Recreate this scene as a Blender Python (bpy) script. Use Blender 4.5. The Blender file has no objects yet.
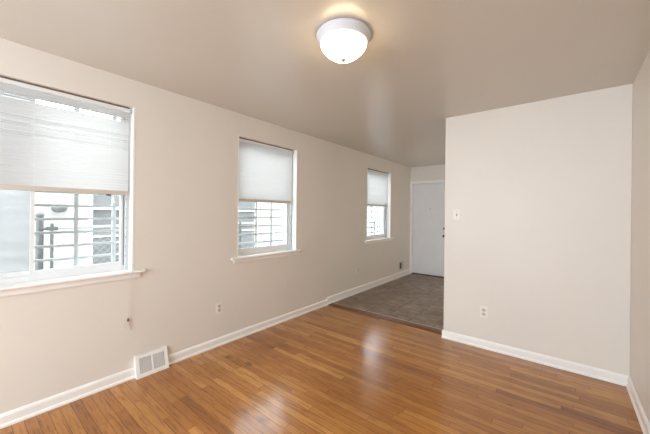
import bpy, bmesh, math, random
from mathutils import Vector, Matrix
random.seed(4)
SC = bpy.context.scene
C = SC.collection

# ------------------------------------------------------------------ camera, world, light, exposure
F_PX, YAW, ROLL = 296.74, 0.677751, 0.010595
cam = bpy.data.cameras.new('camera')
cam.sensor_fit = 'HORIZONTAL'; cam.sensor_width = 36.0
cam.lens = 36.0 * F_PX / 650.0
cam.shift_y = -(217 - 213.255) / 650.0
cam.clip_start = 0.02
co = bpy.data.objects.new('camera', cam); C.objects.link(co)
Rv = Vector((math.cos(YAW), math.sin(YAW), 0)); Zv = Vector((0, 0, 1)); Fv = Vector((-math.sin(YAW), math.cos(YAW), 0))
xr = Rv * math.cos(ROLL) + Zv * math.sin(ROLL)
yr = Zv * math.cos(ROLL) - Rv * math.sin(ROLL)
m = Matrix((xr, yr, -Fv)).transposed().to_4x4()
m.translation = Vector((2.74827, 0.0, 1.36694))
co.matrix_world = m
SC.camera = co

world = bpy.data.worlds.new('overcast_sky'); SC.world = world
world.use_nodes = True
bg = world.node_tree.nodes['Background']
bg.inputs['Color'].default_value = (0.90, 0.945, 1.0, 1)
bg.inputs['Strength'].default_value = 8.0

YB_ = -2.7
def area(name, loc, direction, sx, sy, power, color):
    l = bpy.data.lights.new(name, 'AREA'); l.shape = 'RECTANGLE'; l.size = sx; l.size_y = sy
    l.energy = power; l.color = color
    o = bpy.data.objects.new(name, l); C.objects.link(o); o.location = loc
    o.rotation_euler = Vector(direction).to_track_quat('-Z', 'Z').to_euler()
    return o
area('added_room_fill', (1.5, YB_ + 0.03, 1.45), (0, 1, 0), 2.6, 1.9, 120, (0.74, 0.87, 1.0))  # unseen fill added behind the viewer to light the room evenly
area('added_hall_fill', (3.12, 5.3, 1.45), (-1, 0, 0), 1.6, 1.3, 10, (1.0, 0.93, 0.82))  # unseen fill added to brighten the hall; the right wall has no window

SC.view_settings.view_transform = 'Standard'
SC.view_settings.look = 'None'
SC.view_settings.gamma = 1.0
SC.view_settings.use_curve_mapping = False
SC.view_settings.exposure = 0.29
try:
    SC.cycles.diffuse_bounces = 8
    SC.cycles.max_bounces = 16
    SC.cycles.transparent_max_bounces = 24
except Exception:
    pass

H = 2.44
XR, YP, XP, YH, YB = 3.172, 3.408, 1.714, 6.544, -2.7
PT = 0.19            # partition thickness
WT = 0.22            # outer wall thickness

# ------------------------------------------------------------------ materials
def s2l(c):
    return tuple((v / 12.92 if v <= 0.04045 else ((v + 0.055) / 1.055) ** 2.4) for v in [x / 255.0 for x in c])

class NT:
    def __init__(self, name):
        self.mat = bpy.data.materials.new(name); self.mat.use_nodes = True
        self.t = self.mat.node_tree; self.t.nodes.clear()
        self.out = self.t.nodes.new('ShaderNodeOutputMaterial')
    def n(self, typ, **kw):
        nd = self.t.nodes.new('ShaderNode' + typ)
        for k, v in kw.items(): setattr(nd, k, v)
        return nd
    def l(self, a, b): self.t.links.new(a, b)
    def math(self, op, a, b=None, c=None):
        nd = self.n('Math', operation=op)
        for i, v in enumerate((a, b, c)):
            if v is None: continue
            if isinstance(v, (int, float)): nd.inputs[i].default_value = v
            else: self.l(v, nd.inputs[i])
        return nd.outputs[0]
    def ramp(self, fac, stops):
        nd = self.n('ValToRGB'); self.l(fac, nd.inputs[0])
        e = nd.color_ramp.elements
        while len(e) < len(stops): e.new(0.5)
        for el, (p, c) in zip(e, stops): el.position = p; el.color = (*c, 1)
        return nd.outputs[0]
    def mix(self, fac, a, b, blend='MIX'):
        nd = self.n('MixRGB', blend_type=blend)
        for i, v in zip((0, 1, 2), (fac, a, b)):
            if isinstance(v, (int, float)): nd.inputs[i].default_value = v
            elif isinstance(v, tuple): nd.inputs[i].default_value = (*v, 1)
            else: self.l(v, nd.inputs[i])
        return nd.outputs[0]
    def noise(self, vec, scale, detail=3, rough=0.5):
        nd = self.n('TexNoise'); nd.inputs['Scale'].default_value = scale
        nd.inputs['Detail'].default_value = detail; nd.inputs['Roughness'].default_value = rough
        if vec is not None: self.l(vec, nd.inputs['Vector'])
        return nd.outputs['Fac']

def simple(name, rgb, rough=0.5, metal=0.0, spec=0.5, mottle=0.04, scale=8.0, bump=0.0, bump_scale=60.0, linear=False):
    """principled paint / plastic / metal with a faint procedural unevenness"""
    N = NT(name); c = rgb if linear else s2l(rgb)
    p = N.n('BsdfPrincipled'); N.l(p.outputs[0], N.out.inputs[0])
    tc = N.n('TexCoord')
    f = N.noise(tc.outputs['Object'], scale, 3)
    lo = tuple(v * (1 - mottle) for v in c); hi = tuple(min(1, v * (1 + mottle)) for v in c)
    N.l(N.ramp(f, [(0.3, lo), (0.7, hi)]), p.inputs['Base Color'])
    p.inputs['Roughness'].default_value = rough; p.inputs['Metallic'].default_value = metal
    p.inputs['Specular IOR Level'].default_value = spec
    if bump:
        b = N.n('Bump'); b.inputs['Strength'].default_value = bump; b.inputs['Distance'].default_value = 0.002
        N.l(N.noise(tc.outputs['Object'], bump_scale, 4), b.inputs['Height']); N.l(b.outputs[0], p.inputs['Normal'])
    return N.mat

def wood_floor_mat():
    N = NT('oak_strip_floor'); W, L = 0.057, 0.85
    tc = N.n('TexCoord'); sp = N.n('SeparateXYZ'); N.l(tc.outputs['Object'], sp.inputs[0])
    X, Y = sp.outputs[0], sp.outputs[1]
    yr_ = N.math('DIVIDE', Y, W); row = N.math('FLOOR', yr_); fy = N.math('FRACT', yr_)
    w1 = N.n('TexWhiteNoise', noise_dimensions='1D'); N.l(row, w1.inputs['W'])
    px = N.math('ADD', N.math('DIVIDE', X, L), N.math('MULTIPLY', w1.outputs['Value'], 13.7))
    pl = N.math('FLOOR', px); fx = N.math('FRACT', px)
    cb = N.n('CombineXYZ'); N.l(row, cb.inputs[0]); N.l(pl, cb.inputs[1])
    w2 = N.n('TexWhiteNoise', noise_dimensions='2D'); N.l(cb.outputs[0], w2.inputs['Vector'])
    v = w2.outputs['Value']
    base = N.ramp(v, [(0.0, s2l((146, 92, 44))), (0.12, s2l((166, 108, 52))), (0.55, s2l((180, 122, 60))), (0.85, s2l((189, 131, 67))), (1.0, s2l((199, 143, 78)))])
    # grain, stretched along the board and shifted per board
    g = N.n('CombineXYZ')
    N.l(N.math('MULTIPLY', X, 6.0), g.inputs[0]); N.l(N.math('MULTIPLY', Y, 70.0), g.inputs[1]); N.l(N.math('MULTIPLY', v, 37.0), g.inputs[2])
    gr = N.noise(g.outputs[0], 1.0, 5, 0.65)
    col = N.mix(1.0, base, N.ramp(gr, [(0.30, (0.55, 0.50, 0.46)), (0.50, (1, 1, 1)), (0.75, (1.10, 1.08, 1.05))]), 'MULTIPLY')
    # cathedral figure
    g2 = N.n('CombineXYZ')
    N.l(N.math('MULTIPLY', X, 1.6), g2.inputs[0]); N.l(N.math('MULTIPLY', Y, 22.0), g2.inputs[1]); N.l(N.math('MULTIPLY', v, 91.0), g2.inputs[2])
    wv = N.math('FRACT', N.math('MULTIPLY', N.noise(g2.outputs[0], 1.0, 2, 0.5), 9.0))
    col = N.mix(0.55, col, N.mix(1.0, col, N.ramp(wv, [(0.0, (0.74, 0.70, 0.66)), (0.25, (1, 1, 1)), (1.0, (1.02, 1.02, 1.0))]), 'MULTIPLY'))
    # worn grey and darker patches
    wp = N.noise(tc.outputs['Object'], 1.7, 3, 0.55)
    col = N.mix(1.0, col, N.ramp(wp, [(0.35, (0.86, 0.85, 0.84)), (0.65, (1.06, 1.06, 1.06))]), 'MULTIPLY')
    # joints
    e1 = N.math('MINIMUM', fy, N.math('SUBTRACT', 1.0, fy)); e2 = N.math('MULTIPLY', N.math('MINIMUM', fx, N.math('SUBTRACT', 1.0, fx)), L / W)
    e = N.math('MINIMUM', e1, e2)
    gap = N.n('MapRange'); N.l(e, gap.inputs[0]); gap.inputs[1].default_value = 0.012; gap.inputs[2].default_value = 0.045
    col = N.mix(gap.outputs[0], N.mix(1.0, col, (0.42, 0.38, 0.34), 'MULTIPLY'), col)
    # old dark stains with soft edges
    for sx, sy, r, k in [(0.28, 1.62, 0.05, 0.45), (0.547, 1.664, 0.04, 0.6), (0.137, 2.338, 0.045, 0.4), (1.21, 1.272, 0.05, 0.55), (2.457, 2.51, 0.018, 0.7), (0.62, 1.9, 0.03, 0.35), (1.05, 1.25, 0.035, 0.4)]:
        cx = N.math('SUBTRACT', X, sx); cy = N.math('SUBTRACT', Y, sy)
        d = N.math('SQRT', N.math('ADD', N.math('MULTIPLY', N.math('MULTIPLY', cx, cx), 0.35), N.math('MULTIPLY', cy, cy)))
        d = N.math('ADD', d, N.math('MULTIPLY', N.math('SUBTRACT', N.noise(tc.outputs['Object'], 25, 3), 0.5), r))
        mr = N.n('MapRange', interpolation_type='SMOOTHSTEP'); N.l(d, mr.inputs[0]); mr.inputs[1].default_value = 0.0; mr.inputs[2].default_value = r
        mr.inputs[3].default_value = k; mr.inputs[4].default_value = 0.0
        col = N.mix(mr.outputs[0], col, s2l((62, 44, 32)))
    p = N.n('BsdfPrincipled'); N.l(p.outputs[0], N.out.inputs[0]); N.l(col, p.inputs['Base Color'])
    ro = N.math('ADD', 0.14, N.math('MULTIPLY', N.noise(tc.outputs['Object'], 6, 3), 0.14))
    N.l(ro, p.inputs['Roughness'])
    p.inputs['Specular IOR Level'].default_value = 0.3; p.inputs['Coat Weight'].default_value = 0.4; p.inputs['Coat Roughness'].default_value = 0.17
    cbp = N.n('Bump'); cbp.inputs['Strength'].default_value = 0.12; cbp.inputs['Distance'].default_value = 0.002
    N.l(N.noise(tc.outputs['Object'], 28, 3), cbp.inputs['Height']); N.l(cbp.outputs[0], p.inputs['Coat Normal'])
    b = N.n('Bump'); b.inputs['Strength'].default_value = 0.25; b.inputs['Distance'].default_value = 0.0012
    hgt = N.math('ADD', gap.outputs[0], N.math('MULTIPLY', gr, 0.25)); N.l(hgt, b.inputs['Height']); N.l(b.outputs[0], p.inputs['Normal'])
    return N.mat

def tile_mat():
    N = NT('slate_look_tile'); S = 0.305
    tc = N.n('TexCoord'); sp = N.n('SeparateXYZ'); N.l(tc.outputs['Object'], sp.inputs[0])
    tx = N.math('DIVIDE', N.math('ADD', sp.outputs[0], 0.0), S); ty = N.math('DIVIDE', N.math('ADD', sp.outputs[1], 0.06), S)
    fx, fy = N.math('FRACT', tx), N.math('FRACT', ty)
    cb = N.n('CombineXYZ'); N.l(N.math('FLOOR', tx), cb.inputs[0]); N.l(N.math('FLOOR', ty), cb.inputs[1])
    w = N.n('TexWhiteNoise', noise_dimensions='2D'); N.l(cb.outputs[0], w.inputs['Vector'])
    vv = N.n('CombineXYZ'); N.l(sp.outputs[0], vv.inputs[0]); N.l(sp.outputs[1], vv.inputs[1]); N.l(N.math('MULTIPLY', w.outputs['Value'], 20.0), vv.inputs[2])
    n1 = N.noise(vv.outputs[0], 7.0, 5, 0.6)
    col = N.ramp(n1, [(0.3, s2l((104, 90, 77))), (0.5, s2l((134, 117, 101))), (0.72, s2l((158, 142, 126)))])
    col = N.mix(1.0, col, N.ramp(w.outputs['Value'], [(0, (0.86, 0.86, 0.88)), (1, (1.1, 1.08, 1.05))]), 'MULTIPLY')
    e = N.math('MINIMUM', N.math('MINIMUM', fx, N.math('SUBTRACT', 1.0, fx)), N.math('MINIMUM', fy, N.math('SUBTRACT', 1.0, fy)))
    gp = N.n('MapRange'); N.l(e, gp.inputs[0]); gp.inputs[1].default_value = 0.010; gp.inputs[2].default_value = 0.02
    col = N.mix(gp.outputs[0], s2l((84, 72, 62)), col)
    p = N.n('BsdfPrincipled'); N.l(p.outputs[0], N.out.inputs[0]); N.l(col, p.inputs['Base Color'])
    p.inputs['Roughness'].default_value = 0.42
    b = N.n('Bump'); b.inputs['Strength'].default_value = 0.4; b.inputs['Distance'].default_value = 0.002
    N.l(N.math('ADD', gp.outputs[0], N.math('MULTIPLY', n1, 0.4)), b.inputs['Height']); N.l(b.outputs[0], p.inputs['Normal'])
    return N.mat

def pane_mat():
    N = NT('window_glass')
    t = N.n('BsdfTransparent'); t.inputs[0].default_value = (0.96, 0.98, 0.98, 1)
    g = N.n('BsdfGlossy'); g.inputs['Roughness'].default_value = 0.02
    lw = N.n('LayerWeight'); lw.inputs[0].default_value = 0.5
    fr = N.n('MapRange'); N.l(N.math('POWER', lw.outputs['Facing'], 4.0), fr.inputs[0]); fr.inputs[3].default_value = 0.04; fr.inputs[4].default_value = 0.7
    mx = N.n('MixShader'); N.l(fr.outputs[0], mx.inputs[0]); N.l(t.outputs[0], mx.inputs[1]); N.l(g.outputs[0], mx.inputs[2])
    N.l(mx.outputs[0], N.out.inputs[0]); return N.mat

def screen_mat():
    N = NT('insect_screen_mesh')
    t = N.n('BsdfTransparent'); d = N.n('BsdfTranslucent'); d.inputs[0].default_value = (0.54, 0.54, 0.54, 1)
    tc = N.n('TexCoord'); f = N.noise(tc.outputs['Object'], 40, 3)
    k = N.n('MapRange'); N.l(f, k.inputs[0]); k.inputs[3].default_value = 0.74; k.inputs[4].default_value = 0.86
    mx = N.n('MixShader'); N.l(k.outputs[0], mx.inputs[0]); N.l(t.outputs[0], mx.inputs[1]); N.l(d.outputs[0], mx.inputs[2])
    N.l(mx.outputs[0], N.out.inputs[0]); return N.mat

def slat_mat(tr):
    N = NT('white_vinyl_slat')
    p = N.n('BsdfPrincipled'); p.inputs['Base Color'].default_value = (0.73, 0.73, 0.725, 1); p.inputs['Roughness'].default_value = 0.4
    tl = N.n('BsdfTranslucent'); tl.inputs[0].default_value = (0.73, 0.73, 0.725, 1)
    mx = N.n('MixShader'); tc = N.n('TexCoord')
    mr = N.n('MapRange'); N.l(N.noise(tc.outputs['Object'], 3, 2), mr.inputs[0]); mr.inputs[3].default_value = tr - 0.03; mr.inputs[4].default_value = tr + 0.03
    N.l(mr.outputs[0], mx.inputs[0]); N.l(p.outputs[0], mx.inputs[1]); N.l(tl.outputs[0], mx.inputs[2])
    N.l(mx.outputs[0], N.out.inputs[0]); return N.mat

def globe_mat():
    N = NT('lit_frosted_glass')
    e = N.n('Emission'); e.inputs['Color'].default_value = (1.0, 0.78, 0.50, 1); e.inputs['Strength'].default_value = LAMP
    d = N.n('BsdfPrincipled'); d.inputs['Base Color'].default_value = (0.85, 0.83, 0.8, 1); d.inputs['Roughness'].default_value = 0.3
    a = N.n('AddShader'); N.l(e.outputs[0], a.inputs[0]); N.l(d.outputs[0], a.inputs[1]); N.l(a.outputs[0], N.out.inputs[0])
    tc = N.n('TexCoord'); f = N.noise(tc.outputs['Object'], 10, 2)
    mr = N.n('MapRange'); N.l(f, mr.inputs[0]); mr.inputs[3].default_value = LAMP * 0.95; mr.inputs[4].default_value = LAMP * 1.05
    N.l(mr.outputs[0], e.inputs['Strength']); return N.mat

LAMP = 12.0
M = dict(
    wall=simple('beige_wall_paint', (225, 219, 210), rough=0.42, spec=0.4, mottle=0.012, scale=2.0, bump=0.12, bump_scale=45),
    ceiling=simple('beige_ceiling_paint', (206, 200, 189), rough=0.27, spec=0.55, mottle=0.015, scale=1.6, bump=0.10, bump_scale=7),
    white=simple('white_trim_paint', (240, 238, 234), rough=0.35, mottle=0.012),
    door=simple('white_door_paint', (226, 226, 228), rough=0.38, mottle=0.02, scale=3),
    vinyl=simple('white_window_vinyl', (226, 229, 230), rough=0.4, mottle=0.015),
    track=simple('grey_window_track', (188, 194, 196), rough=0.45, mottle=0.03),
    plate=simple('ivory_cover_plate', (234, 228, 219), rough=0.3, mottle=0.01),
    slot=simple('dark_slot', (70, 62, 56), rough=0.6, mottle=0.1),
    socket=simple('ivory_socket_face', (196, 188, 178), rough=0.35, mottle=0.02),
    rail=simple('beige_blind_rail', (203, 194, 182), rough=0.45, mottle=0.03),
    head_shadow=simple('brown_head_shadow', (112, 94, 78), rough=0.5, mottle=0.1),  # brown that stands for the shade under the window head
    cord=simple('white_cord', (235, 236, 234), rough=0.7, mottle=0.03),
    pull=simple('beige_pull_cord', (216, 206, 195), rough=0.7, mottle=0.03),
    tip=simple('brown_cord_end', (120, 92, 76), rough=0.6, mottle=0.1),
    steel=simple('satin_nickel', (150, 146, 140), rough=0.3, metal=1.0, mottle=0.05),
    dark=simple('dark_bronze', (74, 68, 62), rough=0.4, metal=0.6, mottle=0.1),
    bar=simple('light_grey_bar_paint', (196, 200, 202), rough=0.5, mottle=0.03),
    galv=simple('galvanised_steel', (168, 176, 176), rough=0.45, metal=0.4, mottle=0.08, scale=30),
    wire=simple('dull_grey_wire', (140, 145, 145), rough=0.5, metal=0.2, mottle=0.05),
    galvd=simple('weathered_galvanised', (92, 97, 97), rough=0.5, metal=0.3, mottle=0.1, scale=30),
    neighbour=simple('white_painted_stucco', (160, 160, 158), rough=0.8, mottle=0.05, scale=14, bump=0.5, bump_scale=30),
    concrete=simple('pale_concrete', (190, 188, 184), rough=0.85, mottle=0.1, scale=6, bump=0.3),
    brick=simple('pale_exterior_render', (214, 206, 198), rough=0.85, mottle=0.06, bump=0.3),
    dkpane=simple('dim_neighbour_glass', (100, 102, 103), rough=0.6, spec=0.2, mottle=0.12, scale=3),
    saddle=simple('dark_oak_saddle', (112, 72, 42), rough=0.35, mottle=0.18, scale=12),
    metaledge=simple('worn_metal_edge', (206, 194, 180), rough=0.4, metal=0.0, mottle=0.08),
    sweep=simple('brown_door_saddle', (98, 80, 66), rough=0.5, mottle=0.15, scale=15),
    register=simple('white_register_enamel', (238, 236, 232), rough=0.35, mottle=0.012),
    cavity=simple('grey_duct_cavity', (168, 166, 164), rough=0.7, mottle=0.05),
    lampwhite=simple('white_lamp_enamel', (206, 208, 214), rough=0.3, mottle=0.01),
)
M['wood'] = wood_floor_mat(); M['tile'] = tile_mat(); M['pane'] = pane_mat(); M['screen'] = screen_mat()
M['slat'] = slat_mat(0.45); M['globe'] = globe_mat()

# ------------------------------------------------------------------ mesh helpers
class MB:
    def __init__(self, o=(0, 0, 0)): self.bm = bmesh.new(); self.o = Vector(o)
    def _v(self, p): return self.bm.verts.new(Vector(p) - self.o)
    def box(self, x0, x1, y0, y1, z0, z1):
        v = [self._v((x, y, z)) for x in (x0, x1) for y in (y0, y1) for z in (z0, z1)]
        for f in ((0, 1, 3, 2), (4, 6, 7, 5), (0, 4, 5, 1), (2, 3, 7, 6), (0, 2, 6, 4), (1, 5, 7, 3)):
            self.bm.faces.new([v[i] for i in f])
        return v
    def prism(self, prof, axis, a, b):
        """profile (two coords) pushed along axis from a to b; 'y': prof=(x,z), 'x': prof=(y,z), 'z': prof=(x,y)"""
        def pt(p, t): return {'y': (p[0], t, p[1]), 'x': (t, p[0], p[1]), 'z': (p[0], p[1], t)}[axis]
        A = [self._v(pt(p, a)) for p in prof]; B = [self._v(pt(p, b)) for p in prof]
        n = len(prof)
        for i in range(n): self.bm.faces.new((A[i], A[(i + 1) % n], B[(i + 1) % n], B[i]))
        self.bm.faces.new(A[::-1]); self.bm.faces.new(B)
    def tube(self, pts, r, seg=8, caps=True):
        pts = [Vector(p) for p in pts]; rings = []
        rr = r if isinstance(r, (list, tuple)) else [r] * len(pts)
        for i, p in enumerate(pts):
            d = (pts[min(i + 1, len(pts) - 1)] - pts[max(i - 1, 0)]).normalized()
            up = Vector((0, 0, 1)) if abs(d.z) < 0.9 else Vector((1, 0, 0))
            a = d.cross(up).normalized(); b = d.cross(a).normalized()
            rings.append([self._v(p + (a * math.cos(2 * math.pi * k / seg) + b * math.sin(2 * math.pi * k / seg)) * rr[i]) for k in range(seg)])
        for A, B in zip(rings, rings[1:]):
            for k in range(seg): self.bm.faces.new((A[k], A[(k + 1) % seg], B[(k + 1) % seg], B[k]))
        if caps: self.bm.faces.new(rings[0][::-1]); self.bm.faces.new(rings[-1])
    def lathe(self, prof, c, axis='z', seg=40):
        """prof: (radius, height) list turned about an axis through c"""
        rings = []
        for r, h in prof:
            ring = []
            for k in range(seg):
                a = 2 * math.pi * k / seg; u, w = r * math.cos(a), r * math.sin(a)
                p = {'z': (u, w, h), 'x': (h, u, w), 'y': (u, h, w)}[axis]
                ring.append(self._v(Vector(c) + Vector(p)))
            rings.append(ring)
        for A, B in zip(rings, rings[1:]):
            for k in range(seg): self.bm.faces.new((A[k], A[(k + 1) % seg], B[(k + 1) % seg], B[k]))
        self.bm.faces.new(rings[0][::-1]); self.bm.faces.new(rings[-1])
    def build(self, name, mat, parent=None, bevel=0.0, smooth=False):
        bm = self.bm
        bmesh.ops.recalc_face_normals(bm, faces=bm.faces)
        if bevel:
            es = [e for e in bm.edges if len(e.link_faces) == 2 and e.calc_face_angle(0) > 0.5]
            bmesh.ops.bevel(bm, geom=es, offset=bevel, segments=2, affect='EDGES', profile=0.5, clamp_overlap=True)
        me = bpy.data.meshes.new(name); bm.to_mesh(me); bm.free()
        if smooth:
            me.polygons.foreach_set('use_smooth', [True] * len(me.polygons))
        me.materials.append(mat)
        o = bpy.data.objects.new(name, me); C.objects.link(o)
        if parent: o.parent = parent
        else: o.location = self.o
        if smooth and smooth != 'all':
            try: me.set_sharp_from_angle(angle=math.radians(38))
            except Exception: pass
        return o

def tag(o, label, cat, group=None, kind=None):
    o['label'] = label; o['category'] = cat
    if group: o['group'] = group
    if kind: o['kind'] = kind
    return o
def thing(name, loc, label, cat, group=None, kind=None):
    o = bpy.data.objects.new(name, None); C.objects.link(o); o.location = loc
    o.empty_display_size = 0.1
    return tag(o, label, cat, group, kind)

# ------------------------------------------------------------------ room shell
# openings in the left wall: (y0, y1, z0, z1)
WIN = [(-0.26, 0.915, 0.862, 2.227), (1.905, 2.820, 0.862, 2.206), (4.605, 5.545, 0.866, 2.205)]
def wall_cells(name, axis, f0, f1, a0, a1, openings, mat, label):
    mb = MB(); cuts = sorted({a0, a1, *[v for o in openings for v in o[:2]]}); zs = sorted({0.0, H, *[v for o in openings for v in o[2:]]})
    grid = {}
    ins = lambda i, k: any(o[0] - 1e-6 < (cuts[i] + cuts[i + 1]) / 2 < o[1] + 1e-6 and o[2] < (zs[k] + zs[k + 1]) / 2 < o[3] for o in openings)
    V = {}
    def vert(f, i, k):
        key = (f, i, k)
        if key not in V: V[key] = mb._v((f, cuts[i], zs[k]) if axis == 'x' else (cuts[i], f, zs[k]))
        return V[key]
    n, q = len(cuts) - 1, len(zs) - 1
    solid = lambda i, k: 0 <= i < n and 0 <= k < q and not ins(i, k)
    for i in range(n):
        for k in range(q):
            if not solid(i, k): continue
            for f in (f0, f1): mb.bm.faces.new((vert(f, i, k), vert(f, i + 1, k), vert(f, i + 1, k + 1), vert(f, i, k + 1)))
            for (di, dk, e0, e1) in ((-1, 0, (i, k), (i, k + 1)), (1, 0, (i + 1, k), (i + 1, k + 1)), (0, -1, (i, k), (i + 1, k)), (0, 1, (i, k + 1), (i + 1, k + 1))):
                if not solid(i + di, k + dk): mb.bm.faces.new((vert(f0, *e0), vert(f0, *e1), vert(f1, *e1), vert(f1, *e0)))
    return tag(mb.build(name, mat), label, 'wall', kind='structure')

mb = MB(); mb.box(-WT, XR + .15, YB - .15, YP + 0.09, -0.12, 0.0)
tag(mb.build('floor', M['wood']), 'honey brown oak strip floor of the empty front room', 'floor', kind='structure')
mb = MB((0, 3.5, 0)); mb.box(-WT, XR + .15, YP + 0.09, YH + .2, -0.12, 0.008)
tag(mb.build('floor', M['tile']), 'grey brown square tile floor of the entry hall by the door', 'floor', kind='structure')
mb = MB(); mb.box(-WT, XR + .15, YB - .15, YH + .2, H, H + 0.15)
tag(mb.build('ceiling', M['ceiling']), 'smooth beige semi gloss ceiling over room and hall', 'ceiling', kind='structure')
wall_cells('wall_left', 'x', -WT, 0.0, YB - .15, YH + .2, WIN, M['wall'], 'long beige left wall holding the three windows')
mb = MB(); mb.box(XR, XR + .15, YB, YH, 0, H); tag(mb.build('wall_right', M['wall']), 'beige right wall at the edge of the picture', 'wall', kind='structure')
mb = MB(); mb.box(XP, XR, YP, YP + PT, 0, H); tag(mb.build('wall_partition', M['wall'], bevel=0.004), 'plain beige partition wall facing the room, with switch and outlet', 'wall', kind='structure')
DX0, DX1, DZ = 0.030, 0.840, 2.065
wall_cells('wall_back', 'y', YB - .15, YB, 0.0, XR, [(0.75, 1.65, 0.95, 2.05)], M['wall'], 'wall behind the viewer with an unseen opening added to let in sky light')  # opening added out of view so light comes from behind
wall_cells('wall_hall_end', 'y', YH, YH + .15, 0.0, XR, [(DX0, DX1, 0.0, DZ)], M['wall'], 'beige end wall of the hall around the white door')

# baseboards -------------------------------------------------------
def bb_prof(h, t, shoe=True):      # (distance from wall, height)
    p = [(0, 0), (t + 0.010, 0), (t + 0.010, 0.010), (t + 0.006, 0.018), (t, 0.021), (t, h - 0.018), (t - 0.003, h - 0.010), (t - 0.007, h - 0.003), (0.003, h), (0, h)]
    return p
mb = MB(); mb.prism(bb_prof(0.083, 0.014), 'y', YB, 0.925); mb.prism(bb_prof(0.083, 0.014), 'y', 1.180, YP + 0.07)
tag(mb.build('baseboard_left', M['white']), 'white baseboard along the left wall below the two nearer windows', 'baseboard', kind='structure')
mb = MB(); mb.prism([(x, z + 0.008) for x, z in bb_prof(0.106, 0.018)], 'y', YP + 0.07, YH)
tag(mb.build('baseboard_hall', M['white']), 'taller white baseboard along the left wall beside the tile floor', 'baseboard', kind='structure')
mb = MB(); mb.prism([(YP - d, z) for d, z in bb_prof(0.083, 0.014)], 'x', XP - 0.012, XR)
mb.prism([(XP - d * 0.6, z) for d, z in bb_prof(0.083, 0.014)], 'y', YP, YP + 0.10)
tag(mb.build('baseboard_partition', M['white']), 'white baseboard along the foot of the partition wall', 'baseboard', kind='structure')
mb = MB(); mb.prism([(XR - d, z) for d, z in bb_prof(0.083, 0.014)], 'y', YB, YP)
tag(mb.build('baseboard_right', M['white']), 'white baseboard along the foot of the right wall', 'baseboard', kind='structure')
mb = MB(); mb.prism([(YH - d, z + 0.008) for d, z in bb_prof(0.10, 0.014)], 'x', DX1 + 0.06, XR)
tag(mb.build('baseboard_end', M['white']), 'white baseboard of the hall end wall right of the door', 'baseboard', kind='structure')

# saddle between oak and tile
t = thing('trim_1', (0.86, YP + .1, 0), 'dark oak saddle strip where the wood floor meets the tile', 'threshold', kind='structure')
mb = MB(t.location); mb.prism([(YP + 0.068, 0.0), (YP + 0.076, 0.008), (YP + 0.10, 0.013), (YP + 0.172, 0.015), (YP + 0.172, 0.0)], 'x', 0.0, XP)
mb.build('saddle', M['saddle'], t)
mb = MB(t.location); mb.prism([(YP + 0.170, 0.0), (YP + 0.170, 0.016), (YP + 0.180, 0.017), (YP + 0.196, 0.010), (YP + 0.196, 0.0)], 'x', 0.0, XP)
mb.build('metal_edge', M['metaledge'], t)

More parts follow.
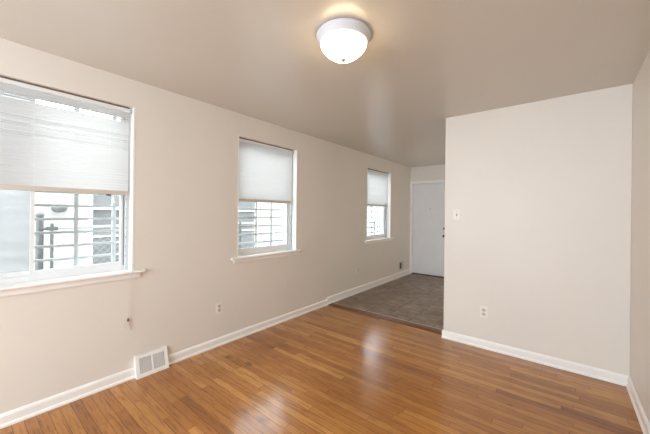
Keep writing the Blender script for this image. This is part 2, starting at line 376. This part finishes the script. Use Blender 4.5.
# ------------------------------------------------------------------ windows
def window(n, y0, y1, z0, z1, slider, label):
    w = thing('window_%d' % n, (0, (y0 + y1) / 2, z0), label, 'window', kind='structure'); O = w.location
    zs = z0 + 0.018          # top of the stool
    # painted reveal
    mb = MB(O); d = 0.16
    mb.box(-d, 0.0015, y0, y0 + 0.012, z0, z1); mb.box(-d, 0.0015, y1 - 0.012, y1, z0, z1)
    mb.build('reveal_lining', M['white'], w)
    mb = MB(O); mb.box(-d, 0.0005, y0 + 0.012, y1 - 0.012, z1 - 0.012, z1); mb.build('reveal_head', M['wall'], w)
    # stool and apron
    mb = MB(O)
    mb.box(-d, 0.002, y0 + 0.0005, y1 - 0.0005, z0 + 0.0005, zs); mb.prism([(0.001, zs - 0.020), (0.034, zs - 0.020), (0.040, zs - 0.010), (0.036, zs), (0.001, zs)], 'y', y0 - 0.075, y1 + 0.075)
    mb.build('stool', M['white'], w)
    mb = MB(O); mb.prism([(0.0005, zs - 0.062), (0.011, zs - 0.060), (0.014, zs - 0.05), (0.014, zs - 0.019), (0.0005, zs - 0.019)], 'y', y0 - 0.045, y1 + 0.045)
    mb.build('apron', M['white'], w)
    # outer frame
    a, b = y0 + 0.012, y1 - 0.012; xo, xi = -0.175, -0.105; fw = 0.030
    def ring(mb, ya, yb, za, zb, x0, x1, s, bot=None, top=None):
        bot = bot or s; top = top or s
        mb.box(x0, x1, ya, ya + s, za, zb); mb.box(x0, x1, yb - s, yb, za, zb)
        mb.box(x0, x1, ya + s, yb - s, za, za + bot); mb.box(x0, x1, ya + s, yb - s, zb - top, zb)
    mb = MB(O); ring(mb, a, b, zs, z1 - 0.012, xo, xi, fw, 0.034)
    fr = mb.build('window_frame', M['vinyl'], w)
    mb = MB(O); mb.box(xi - 0.004, xi + 0.030, b - 0.022, b, zs, z1 - 0.012); mb.box(xi - 0.004, xi + 0.030, a, a + 0.022, zs, z1 - 0.012)
    mb.build('side_track', M['track'], w)
    mb = MB(O)
    k = zs + 0.11
    while k < z1 - 0.05:
        mb.box(xi + 0.024, xi + 0.0305, b - 0.0228, b - 0.0215, k, k + 0.014); k += 0.078
    mb.build('track_slot', M['slot'], w)
    if slider:
        ym = 0.328
        for ya, yb, x0, x1, scr in ((a + fw, ym + 0.016, -0.168, -0.142, True), (ym - 0.008, b - fw, -0.138, -0.112, False)):
            mb = MB(O); ring(mb, ya, yb, zs + 0.034, z1 - 0.042, x0, x1, 0.021, 0.032, 0.04)
            s = mb.build('sash', M['vinyl'], w)
            mb = MB(O); mb.box((x0 + x1) / 2 - .002, (x0 + x1) / 2 + .002, ya + 0.020, yb - 0.020, zs + 0.065, z1 - 0.081); mb.build('pane', M['pane'], s)
        mb = MB(O); mb.box(-0.186, -0.184, a + 0.012, ym + 0.004, zs + 0.02, z1 - 0.03); mb.build('insect_screen', M['screen'], w)
        mb = MB(O); ring(mb, a + 0.002, ym + 0.012, zs + 0.01, z1 - 0.02, -0.190, -0.181, 0.016); mb.build('screen_frame', M['vinyl'], w)
        mb = MB(O); mb.box(-0.112, -0.1035, b - 0.030, b - 0.027, zs + 0.04, z1 - 0.05); mb.build('weather_strip', M['galvd'], w)
    else:
        zm = (zs + z1) / 2 + 0.02
        for za, zb, x0, x1 in ((zs + 0.030, zm + 0.018, -0.138, -0.112), (zm - 0.018, z1 - 0.04, -0.168, -0.142)):
            mb = MB(O); ring(mb, a + fw - 0.004, b - fw + 0.004, za, zb, x0, x1, 0.034, 0.042, 0.034)
            s = mb.build('sash', M['vinyl'], w)
            mb = MB(O); mb.box((x0 + x1) / 2 - .002, (x0 + x1) / 2 + .002, a + fw + 0.028, b - fw - 0.028, za + 0.040, zb - 0.032); mb.build('pane', M['pane'], s)
    return w
window(1, *WIN[0], True, 'wide sliding window nearest the viewer, blind half down, screened left light')
window(2, *WIN[1], False, 'middle window of the left wall, half covered by a white blind')
window(3, *WIN[2], False, 'farthest window of the left wall, close to the white door')

# security grilles outside each window
def grille(y0, y1, z0, z1, first, step, label):
    X = -0.262; g = thing('security_grille', (X, (y0 + y1) / 2, z0), label, 'window bars', 'window security grilles'); O = g.location
    mb = MB(O)
    for y in (y0 - 0.03, y1 + 0.03): mb.box(X - 0.012, X + 0.012, y - 0.012, y + 0.012, z0 - 0.03, z1 + 0.03)
    for z in (z0 - 0.03, z1 + 0.03): mb.box(X - 0.0118, X + 0.0118, y0 - 0.03, y1 + 0.03, z - 0.012, z + 0.012)
    for y in (y0 - 0.03, y1 + 0.03):
        for z in (z0 + 0.1, z1 - 0.1): mb.box(X, -WT + 0.01, y - 0.008, y + 0.008, z - 0.008, z + 0.008)
    mb.build('grille_frame', M['bar'], g)
    y = first
    while y < y1 + 0.01:
        if y > y0: 
            mb = MB(O); mb.box(X - 0.008, X + 0.008, y - 0.014, y + 0.014, z0 - 0.03, z1 + 0.03); mb.build('vertical_bar', M['bar'], g)
        y += step
    z = 0.994
    while z < z1:
        mb = MB(O); mb.box(X - 0.006, X + 0.010, y0 - 0.03, y1 + 0.03, z - 0.0095, z + 0.0095); mb.build('horizontal_bar', M['bar'], g)
        z += 0.1025
grille(-0.26, 0.915, 0.88, 2.215, 0.340 - 0.254, 0.254, 'light grey security bars outside the wide nearest window')
grille(1.905, 2.820, 0.88, 2.200, 2.358, 0.243, 'light grey security bars outside the middle window')
grille(4.605, 5.545, 0.88, 2.205, 5.24 - 0.243, 0.243, 'light grey security bars outside the farthest window by the door')

# ------------------------------------------------------------------ mini blinds
def blind(y0, y1, ztop, zbot, xc, open_slats, label):
    b = thing('mini_blind', (xc, (y0 + y1) / 2, ztop), label, 'blind', 'white window blinds'); O = b.location
    mb = MB(O); mb.box(xc - 0.014, xc + 0.014, y0, y1, ztop - 0.028, ztop); mb.build('headrail', M['vinyl'], b, bevel=0.002)
    mb = MB(O); mb.box(xc - 0.010, xc + 0.012, y0, y1, ztop + 0.0002, ztop + 0.0126); mb.build('head_shadow_strip', M['head_shadow'], b)  # dark strip painted as the shadow line between headrail and window head
    mb = MB(O); mb.box(xc - 0.016, xc + 0.017, y1 + 0.0005, y1 + 0.013, ztop - 0.034, ztop + 0.0126); mb.build('end_bracket', M['track'], b)
    mb = MB(O); mb.box(xc - 0.013, xc + 0.013, y0 + 0.001, y1 - 0.001, zbot, zbot + 0.034); mb.build('bottom_rail', M['rail'], b, bevel=0.004)
    top, bot = ztop - 0.036, zbot + 0.040
    n = int((top - bot) / 0.0205); pit = (top - bot) / n
    mb = MB(O); c = 0.0125
    for i in range(n + 1):
        z = top - i * pit
        ang = math.radians(72 + random.uniform(-3, 3))
        if i in open_slats: ang = math.radians(open_slats[i])
        ux, uz = math.cos(ang), math.sin(ang)          # across the slat: room edge down, street edge up
        pr = []
        for s in (-1, -0.5, 0, 0.5, 1):
            cr = 0.0022 * (1 - s * s)
            pr.append((xc - s * c * ux + cr * uz, z + s * c * uz + cr * ux))
        A = [mb._v((p[0], y0 + 0.003, p[1])) for p in pr]; B = [mb._v((p[0], y1 - 0.003, p[1])) for p in pr]
        for k in range(4): mb.bm.faces.new((A[k], A[k + 1], B[k + 1], B[k]))
    mb.build('slats', M['slat'], b, smooth='all')
    mb = MB(O)
    W = y1 - y0
    for f in ((0.12, 0.5, 0.88) if W > 1 else (0.16, 0.84)):
        y = y0 + W * f
        mb = MB(O)
        for dx in (-0.0135, 0.0135): mb.tube([(xc + dx, y, ztop - 0.028), (xc + dx, y, zbot + 0.01)], 0.0007, 5)
        mb.build('ladder_cord', M['cord'], b)
    return b
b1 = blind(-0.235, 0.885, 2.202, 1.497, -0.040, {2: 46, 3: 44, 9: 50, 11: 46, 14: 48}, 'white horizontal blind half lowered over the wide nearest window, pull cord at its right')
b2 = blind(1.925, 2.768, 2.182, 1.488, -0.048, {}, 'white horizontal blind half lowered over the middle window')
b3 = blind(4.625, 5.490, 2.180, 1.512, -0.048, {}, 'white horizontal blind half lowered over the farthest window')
# wand on the nearest blind, cords, pulls
O = b1.location
mb = MB(O); mb.tube([(-0.024, 0.882, 2.165), (-0.018, 0.888, 1.6), (0.006, 0.893, 0.92), (0.046, 0.893, 0.892), (0.046, 0.892, 0.868), (0.022, 0.882, 0.80), (0.012, 0.876, 0.502)], 0.0017, 6)
pc = mb.build('pull_cord', M['pull'], b1, smooth=True)
mb = MB(O); mb.lathe([(0.001, 0.030), (0.004, 0.026), (0.008, 0.010), (0.009, 0.002), (0.0075, 0.0)], (0.012, 0.876, 0.476), seg=14); mb.build('cord_knot', M['tip'], pc, smooth=True)
mb = MB(O)
mb.tube([(0.012, 0.876, 0.482), (0.010, 0.884, 0.45), (0.008, 0.894, 0.42), (0.006, 0.896, 0.40)], 0.0028, 6)
mb.tube([(0.012, 0.874, 0.482), (0.010, 0.856, 0.46), (0.006, 0.842, 0.435)], 0.0018, 6)
mb.tube([(0.012, 0.876, 0.482), (0.009, 0.882, 0.44), (0.006, 0.884, 0.405)], 0.0022, 6)
mb.build('cord_tail', M['pull'], pc, smooth=True)
mb = MB(O); mb.tube([(-0.052, 0.775, 1.515), (-0.052, 0.795, 1.435)], 0.006, 8); mb.build('tilt_wand', M['cord'], b1, smooth=True)
mb = MB(O); mb.box(-0.046, -0.034, 0.735, 0.765, 1.486, 1.497); mb.build('rail_clip', M['dark'], b1)
O = b2.location
mb = MB(O); mb.tube([(-0.030, 2.745, 2.15), (-0.030, 2.746, 1.35)], 0.0035, 6); mb.build('tilt_wand', M['cord'], b2, smooth=True)

# ------------------------------------------------------------------ door at the end of the hall
d = thing('door_1', ((DX0 + DX1) / 2, YH, 0.008), 'plain white entry door at the end of the tiled hall', 'door', kind='structure'); O = d.location
mb = MB(O); mb.box(DX0 + 0.018, DX1 - 0.018, YH + 0.034, YH + 0.062, 0.030, DZ - 0.021); mb.build('door_leaf', M['door'], d, bevel=0.003)
mb = MB(O)
mb.box(DX0, DX0 + 0.014, YH - 0.004, YH + .14, 0.008, DZ); mb.box(DX1 - 0.014, DX1, YH - 0.004, YH + .14, 0.008, DZ); mb.box(DX0 + 0.014, DX1 - 0.014, YH - 0.004, YH + .14, DZ - 0.014, DZ)
mb.box(DX0 + 0.014, DX0 + 0.026, YH + 0.063, YH + .14, 0.008, DZ - .014); mb.box(DX1 - 0.026, DX1 - 0.014, YH + 0.063, YH + .14, 0.008, DZ - .014); mb.box(DX0 + 0.026, DX1 - 0.026, YH + 0.063, YH + .14, DZ - 0.026, DZ - .014)
mb.build('door_jamb', M['white'], d)
mb = MB(O)
mb.box(0.001, DX0 + 0.004, YH - 0.018, YH, 0.008, DZ + 0.045); mb.box(DX1 - 0.004, DX1 + 0.05, YH - 0.018, YH, 0.008, DZ + 0.045); mb.box(DX0 + 0.004, DX1 - 0.004, YH - 0.018, YH, DZ - 0.004, DZ + 0.045)
mb.build('door_casing', M['white'], d)
mb = MB(O); mb.prism([(YH - 0.01, 0.008), (YH + 0.01, 0.024), (YH + 0.10, 0.026), (YH + .14, 0.008)], 'x', DX0 + 0.0145, DX1 - 0.0145); mb.build('door_saddle', M['sweep'], d)
for z in (0.28, 1.05, 1.80):
    mb = MB(O); mb.tube([(DX0 + 0.016, YH + 0.028, z - 0.045), (DX0 + 0.016, YH + 0.028, z + 0.045)], 0.006, 8); mb.build('hinge', M['white'], d)
yk = YH + 0.034
mb = MB(O); mb.lathe([(0.030, 0.0), (0.030, -0.005), (0.013, -0.009), (0.011, -0.030), (0.020, -0.038), (0.026, -0.050), (0.024, -0.062), (0.012, -0.068)], (0.752, yk, 0.905), 'y', 20); mb.build('door_knob', M['dark'], d, smooth=True)
mb = MB(O); mb.lathe([(0.027, 0.0), (0.027, -0.006), (0.022, -0.012), (0.006, -0.014)], (0.752, yk, 1.065), 'y', 20); mb.box(0.749, 0.755, yk - 0.030, yk - 0.013, 1.052, 1.078); mb.build('deadbolt', M['dark'], d, smooth=True)
mb = MB(O); mb.lathe([(0.010, 0.0), (0.010, -0.003), (0.005, -0.004)], (0.447, yk, 1.485), 'y', 14); mb.build('peephole', M['dark'], d, smooth=True)
mb = MB(O); mb.lathe([(0.008, 0.0), (0.008, -0.002), (0.004, -0.003)], (0.447, yk, 1.815), 'y', 12); mb.build('door_plug', M['track'], d, smooth=True)
mb = MB((0.4, YH + .3, 0)); mb.box(-0.05, 0.95, YH + .2, YH + .24, 0, 2.3); tag(mb.build('wall_beyond_door', M['brick']), 'plain storm panel outside the closed hall door', 'wall', kind='structure')

# ------------------------------------------------------------------ ceiling lamps
def lamp(x, y, label):
    L = thing('ceiling_lamp', (x, y, H), label, 'lamp', 'flush ceiling lamps')
    mb = MB(); mb.lathe([(0.150, 0.0), (0.160, -0.003), (0.164, -0.011), (0.162, -0.021), (0.155, -0.027), (0.153, -0.034), (0.146, -0.040), (0.142, -0.050), (0.136, -0.054), (0.05, -0.054)], (0, 0, 0), seg=56)
    mb.build('lamp_base', M['lampwhite'], L, smooth=True)
    mb = MB(); mb.lathe([(0.132, -0.053), (0.137, -0.062), (0.134, -0.074), (0.121, -0.094), (0.099, -0.115), (0.072, -0.134), (0.044, -0.146), (0.020, -0.149), (0.004, -0.1495)], (0, 0, 0), seg=56)
    mb.build('glass_shade', M['globe'], L, smooth='all')
    mb = MB(); mb.lathe([(0.015, -0.146), (0.015, -0.152), (0.012, -0.156), (0.009, -0.158), (0.008, -0.162), (0.001, -0.164)], (0, 0, 0), seg=16)
    mb.build('finial', M['steel'], L, smooth=True)
    return L
lamp(1.709, 1.452, 'white flush ceiling lamp with lit frosted glass bowl over the oak floor')
lamp(2.35, 5.05, 'lit flush ceiling lamp hidden behind the partition in the hall')

# ------------------------------------------------------------------ outlets, switch, registers
def outlet(loc, normal, label):
    """duplex receptacle on a wall; built facing -Y then turned"""
    o = thing('wall_outlet', loc, label, 'outlet', 'wall outlets')
    o.rotation_euler.z = {'-y': 0.0, '+x': math.pi / 2}[normal]
    mb = MB(); mb.box(-0.0355, 0.0355, -0.0055, 0.0, -0.058, 0.058); mb.build('cover_plate', M['plate'], o, bevel=0.0022)
    for z in (0.0205, -0.0205):
        mb = MB(); mb.prism([(-0.0165, -0.008 + z), (-0.0165, 0.008 + z), (-0.011, 0.0145 + z), (0.011, 0.0145 + z), (0.0165, 0.008 + z), (0.0165, -0.008 + z), (0.011, -0.0145 + z), (-0.011, -0.0145 + z)], 'y', -0.0075, -0.005)
        s = mb.build('socket', M['socket'], o)
        mb = MB()
        for x in (-0.0065, 0.0065): mb.box(x - 0.0015, x + 0.0015, -0.0079, -0.007, z - 0.001, z + 0.008)
        mb.lathe([(0.0028, -0.0079), (0.0028, -0.007)], (0, 0, z - 0.007), 'y', 10)
        mb.build('slot', M['slot'], s)
    mb = MB(); mb.lathe([(0.003, -0.0065), (0.003, -0.005)], (0, 0, 0), 'y', 10); mb.build('screw', M['steel'], o)
    return o
outlet((0.0, 1.697, 0.383), '+x', 'ivory duplex outlet on the left wall between the nearest and middle windows')
outlet((0.0, 4.325, 0.405), '+x', 'ivory outlet on the left wall below the farthest window')
outlet((2.115, YP, 0.369), '-y', 'ivory duplex outlet low on the partition wall')
s = thing('light_switch', (1.842, YP, 1.369), 'ivory toggle light switch on the partition wall near its hall edge', 'switch')
mb = MB(); mb.box(-0.0355, 0.0355, -0.0055, 0.0, -0.058, 0.058); mb.build('cover_plate', M['plate'], s, bevel=0.0022)
mb = MB(); mb.box(-0.006, 0.006, -0.0065, -0.005, -0.0125, 0.0125); mb.build('toggle_slot', M['slot'], s)
mb = MB(); mb.prism([(-0.006, -0.004), (-0.006, 0.006), (-0.018, 0.011), (-0.018, 0.004)], 'x', -0.004, 0.004); mb.build('toggle', M['plate'], s)
for z in (0.030, -0.030):
    mb = MB(); mb.lathe([(0.003, -0.0065), (0.003, -0.005)], (0, 0, z), 'y', 10); mb.build('screw', M['steel'], s)

p_ = thing('wall_plate', (0, 2.70, 0.475), 'small blank wall coloured cover plate below the middle window', 'cover plate')
mb = MB(); mb.box(0.0, 0.004, -0.036, 0.036, -0.045, 0.045); mb.build('blank_plate', M['wall'], p_, bevel=0.0015)
mb = MB(); mb.lathe([(0.004, 0.004), (0.004, 0.0055)], (0, 0, 0), 'x', 10); mb.build('screw', M['plate'], p_)

# baseboard register under the pull cord: front face leans, foot further out than the top
r = thing('floor_register', (0, 1.052, 0), 'white slotted heating register leaning on the left wall at the baseboard', 'register'); O = r.location
y0, y1 = 0.926, 1.179; zt = 0.172; xt, xb = 0.014, 0.064
fx = lambda z, o=0.0: xb + (xt - xb) * z / zt + o
def slab(mb, ya, yb, za, zb, o0, o1):
    vs = [mb._v((fx(z, o), y, z)) for o in (o0, o1) for y in (ya, yb) for z in (za, zb)]
    for f in ((0, 1, 3, 2), (4, 6, 7, 5), (0, 4, 5, 1), (2, 3, 7, 6), (0, 2, 6, 4), (1, 5, 7, 3)): mb.bm.faces.new([vs[i] for i in f])
bw = 0.030
mb = MB(O)
slab(mb, y0, y0 + bw, 0.001, zt, -0.004, 0.0); slab(mb, y1 - bw, y1, 0.001, zt, -0.004, 0.0)
slab(mb, y0 + bw, y1 - bw, 0.001, 0.030, -0.004, 0.0); slab(mb, y0 + bw, y1 - bw, zt - 0.026, zt, -0.004, 0.0)
slab(mb, (y0 + y1) / 2 - 0.007, (y0 + y1) / 2 + 0.007, 0.03, zt - 0.026, -0.004, 0.0)
mb.prism([(0.001, 0.001), (xb - 0.0041, 0.001), (xt - 0.0041, zt), (0.001, zt)], 'y', y0 + 0.0005, y0 + 0.0025)
mb.prism([(0.001, 0.001), (xb - 0.0041, 0.001), (xt - 0.0041, zt), (0.001, zt)], 'y', y1 - 0.0025, y1 - 0.0005)
mb.box(0.001, xt - 0.001, y0 + 0.003, y1 - 0.003, zt - 0.003, zt)
mb.build('register_frame', M['register'], r)
mb = MB(O); slab(mb, y0 + 0.004, y1 - 0.004, 0.004, zt - 0.004, -0.0125, -0.011); mb.build('duct_cavity', M['cavity'], r)
ym = (y0 + y1) / 2
for a, b_ in ((y0 + bw, ym - 0.007), (ym + 0.007, y1 - bw)):
    mb = MB(O); k = 20
    for i in range(1, k):
        y = a + (b_ - a) * i / k
        slab(mb, y - 0.0010, y + 0.0010, 0.029, zt - 0.025, -0.0060, -0.0015)
    mb.build('louver_grille', M['register'], r)
mb = MB(O); mb.box(xt - 0.002, xt + 0.006, y0 + 0.010, y0 + 0.014, 0.11, 0.135); mb.build('damper_lever', M['register'], r)

# small hall vent low on the left wall by the door
v = thing('wall_vent', (0, 6.045, 0.185), 'small white wall vent with a dark opening beside the hall door', 'vent'); O = v.location
ya, yb, za, zb = 5.965, 6.16, 0.165, 0.335
mb = MB(O); mb.box(0.0, 0.012, ya, ya + 0.018, za, zb); mb.box(0.0, 0.012, yb - 0.085, yb, za, zb); mb.box(0.0, 0.012, ya + .018, yb - .085, za, za + 0.02); mb.box(0.0, 0.012, ya + .018, yb - .085, zb - 0.02, zb); mb.build('vent_frame', M['rail'], v)
mb = MB(O); mb.box(0.0, 0.003, ya + .018, yb - .085, za + .02, zb - .02); mb.build('vent_opening', M['slot'], v)
mb = MB(O)
for i in range(5):
    z = za + 0.038 + i * 0.026; mb.box(0.003, 0.009, ya + .018, yb - .085, z - 0.0015, z + 0.0015)
mb.build('vent_fins', M['dark'], v)

# ------------------------------------------------------------------ outside: alley, fence, neighbouring house
XN = -2.6
mb = MB((-2, 3, -0.25)); mb.box(-6, -WT, -6, 16, -0.4, -0.25); tag(mb.build('ground', M['concrete']), 'pale concrete alley outside the windows', 'ground', kind='structure')
NW = [(1.235, 1.98, 0.45, 1.95), (3.55, 4.16, 0.45, 1.95)]
nb = thing('neighbouring_house', (XN - .5, 3, -0.25), 'bright white neighbouring house seen through the windows', 'house'); O = nb.location
mb = MB(O); mb.box(XN - 1.0, XN, -4.0, 15.0, -0.25, 2.62); mb.build('house_wall', M['neighbour'], nb)
mb = MB(O); mb.box(XN - 1.1, XN + 0.10, -4.1, 15.1, 2.62, 2.72); mb.build('eave', M['white'], nb)
for (a, b_, c, e) in NW:
    mb = MB(O)
    mb.box(XN, XN + 0.05, a - 0.05, a, c - .05, e + .05); mb.box(XN, XN + 0.05, b_, b_ + .05, c - .05, e + .05)
    mb.box(XN, XN + 0.07, a, b_, c - 0.07, c); mb.box(XN, XN + 0.05, a, b_, e, e + .05)
    mb.box(XN, XN + 0.05, a, b_, 1.385, 1.435); mb.box(XN, XN + 0.035, a, b_, 0.98, 1.0)
    f = mb.build('house_window', M['white'], nb)
    mb = MB(O); mb.box(XN + 0.0, XN + 0.012, a, b_, c, e); mb.build('dim_pane', M['dkpane'], f)
l = thing('outdoor_wall_light', (XN, 0.865, 1.40), 'small dome outdoor light on the neighbouring white wall', 'lamp'); O = l.location
mb = MB(O); mb.box(XN, XN + 0.02, 0.80, 0.93, 1.39, 1.475); mb.build('mounting_plate', M['galv'], l, bevel=0.004)
mb = MB(O); mb.lathe([(0.085, 1.41), (0.083, 1.385), (0.07, 1.362), (0.045, 1.345), (0.01, 1.34)], (XN + 0.085, 0.865, 0), seg=20); mb.build('dome', M['galvd'], l, smooth=True)

XF = -1.3; FY0, FY1 = 0.52, 7.2
f = thing('chain_link_fence', (XF, 0.52, -0.25), 'galvanised chain link fence standing in the alley outside', 'fence'); O = f.location
for y, r_, zt_ in ((0.52, 0.030, 1.325), (2.86, 0.024, 1.21), (5.1, 0.024, 1.21), (7.2, 0.024, 1.21)):
    mb = MB(O); mb.tube([(XF, y, -0.25), (XF, y, zt_)], r_, 14); p = mb.build('post', M['galvd'], f, smooth=True)
    mb = MB(O); mb.lathe([(r_ + .006, zt_ - 0.012), (r_ + .006, zt_), (r_ * 0.8, zt_ + 0.018), (r_ * .35, zt_ + 0.03), (0.002, zt_ + 0.034)], (XF, y, 0), seg=14); mb.build('post_cap', M['galvd'], p, smooth=True)
mb = MB(O); mb.tube([(XF, FY0, 1.19), (XF, FY1, 1.19)], 0.017, 10); mb.build('top_rail', M['galv'], f, smooth=True)
mb = MB(O); mb.tube([(XF + .03, 0.605, -0.18), (XF + .03, 0.605, 1.235)], 0.014, 10); mb.build('gate_upright', M['galvd'], f, smooth=True)
mb = MB(O); mb.box(XF + .012, XF + .05, 0.565, 0.650, 1.165, 1.205); mb.tube([(XF + .03, 0.52, 1.185), (XF + .03, 0.63, 1.185)], 0.012, 8); mb.build('gate_latch', M['galvd'], f)
mb = MB(O); s_ = 0.034; n = int((FY1 - 0.62) / (2 * s_)); kz = int((1.17 + 0.20) / s_)
for i in range(n + 1):
    yb_ = 0.64 + i * 2 * s_
    for sg in (1, -1):
        pts = [(XF + 0.002 * (1 if (k + (sg > 0)) % 2 else -1), yb_ + sg * (s_ if k % 2 else 0) * 1.0, -0.20 + k * s_) for k in range(kz + 1)]
        if sg > 0 and i < n or sg < 0: mb.tube(pts, 0.0034, 4, caps=False)
mb.build('wire_mesh', M['wire'], f)
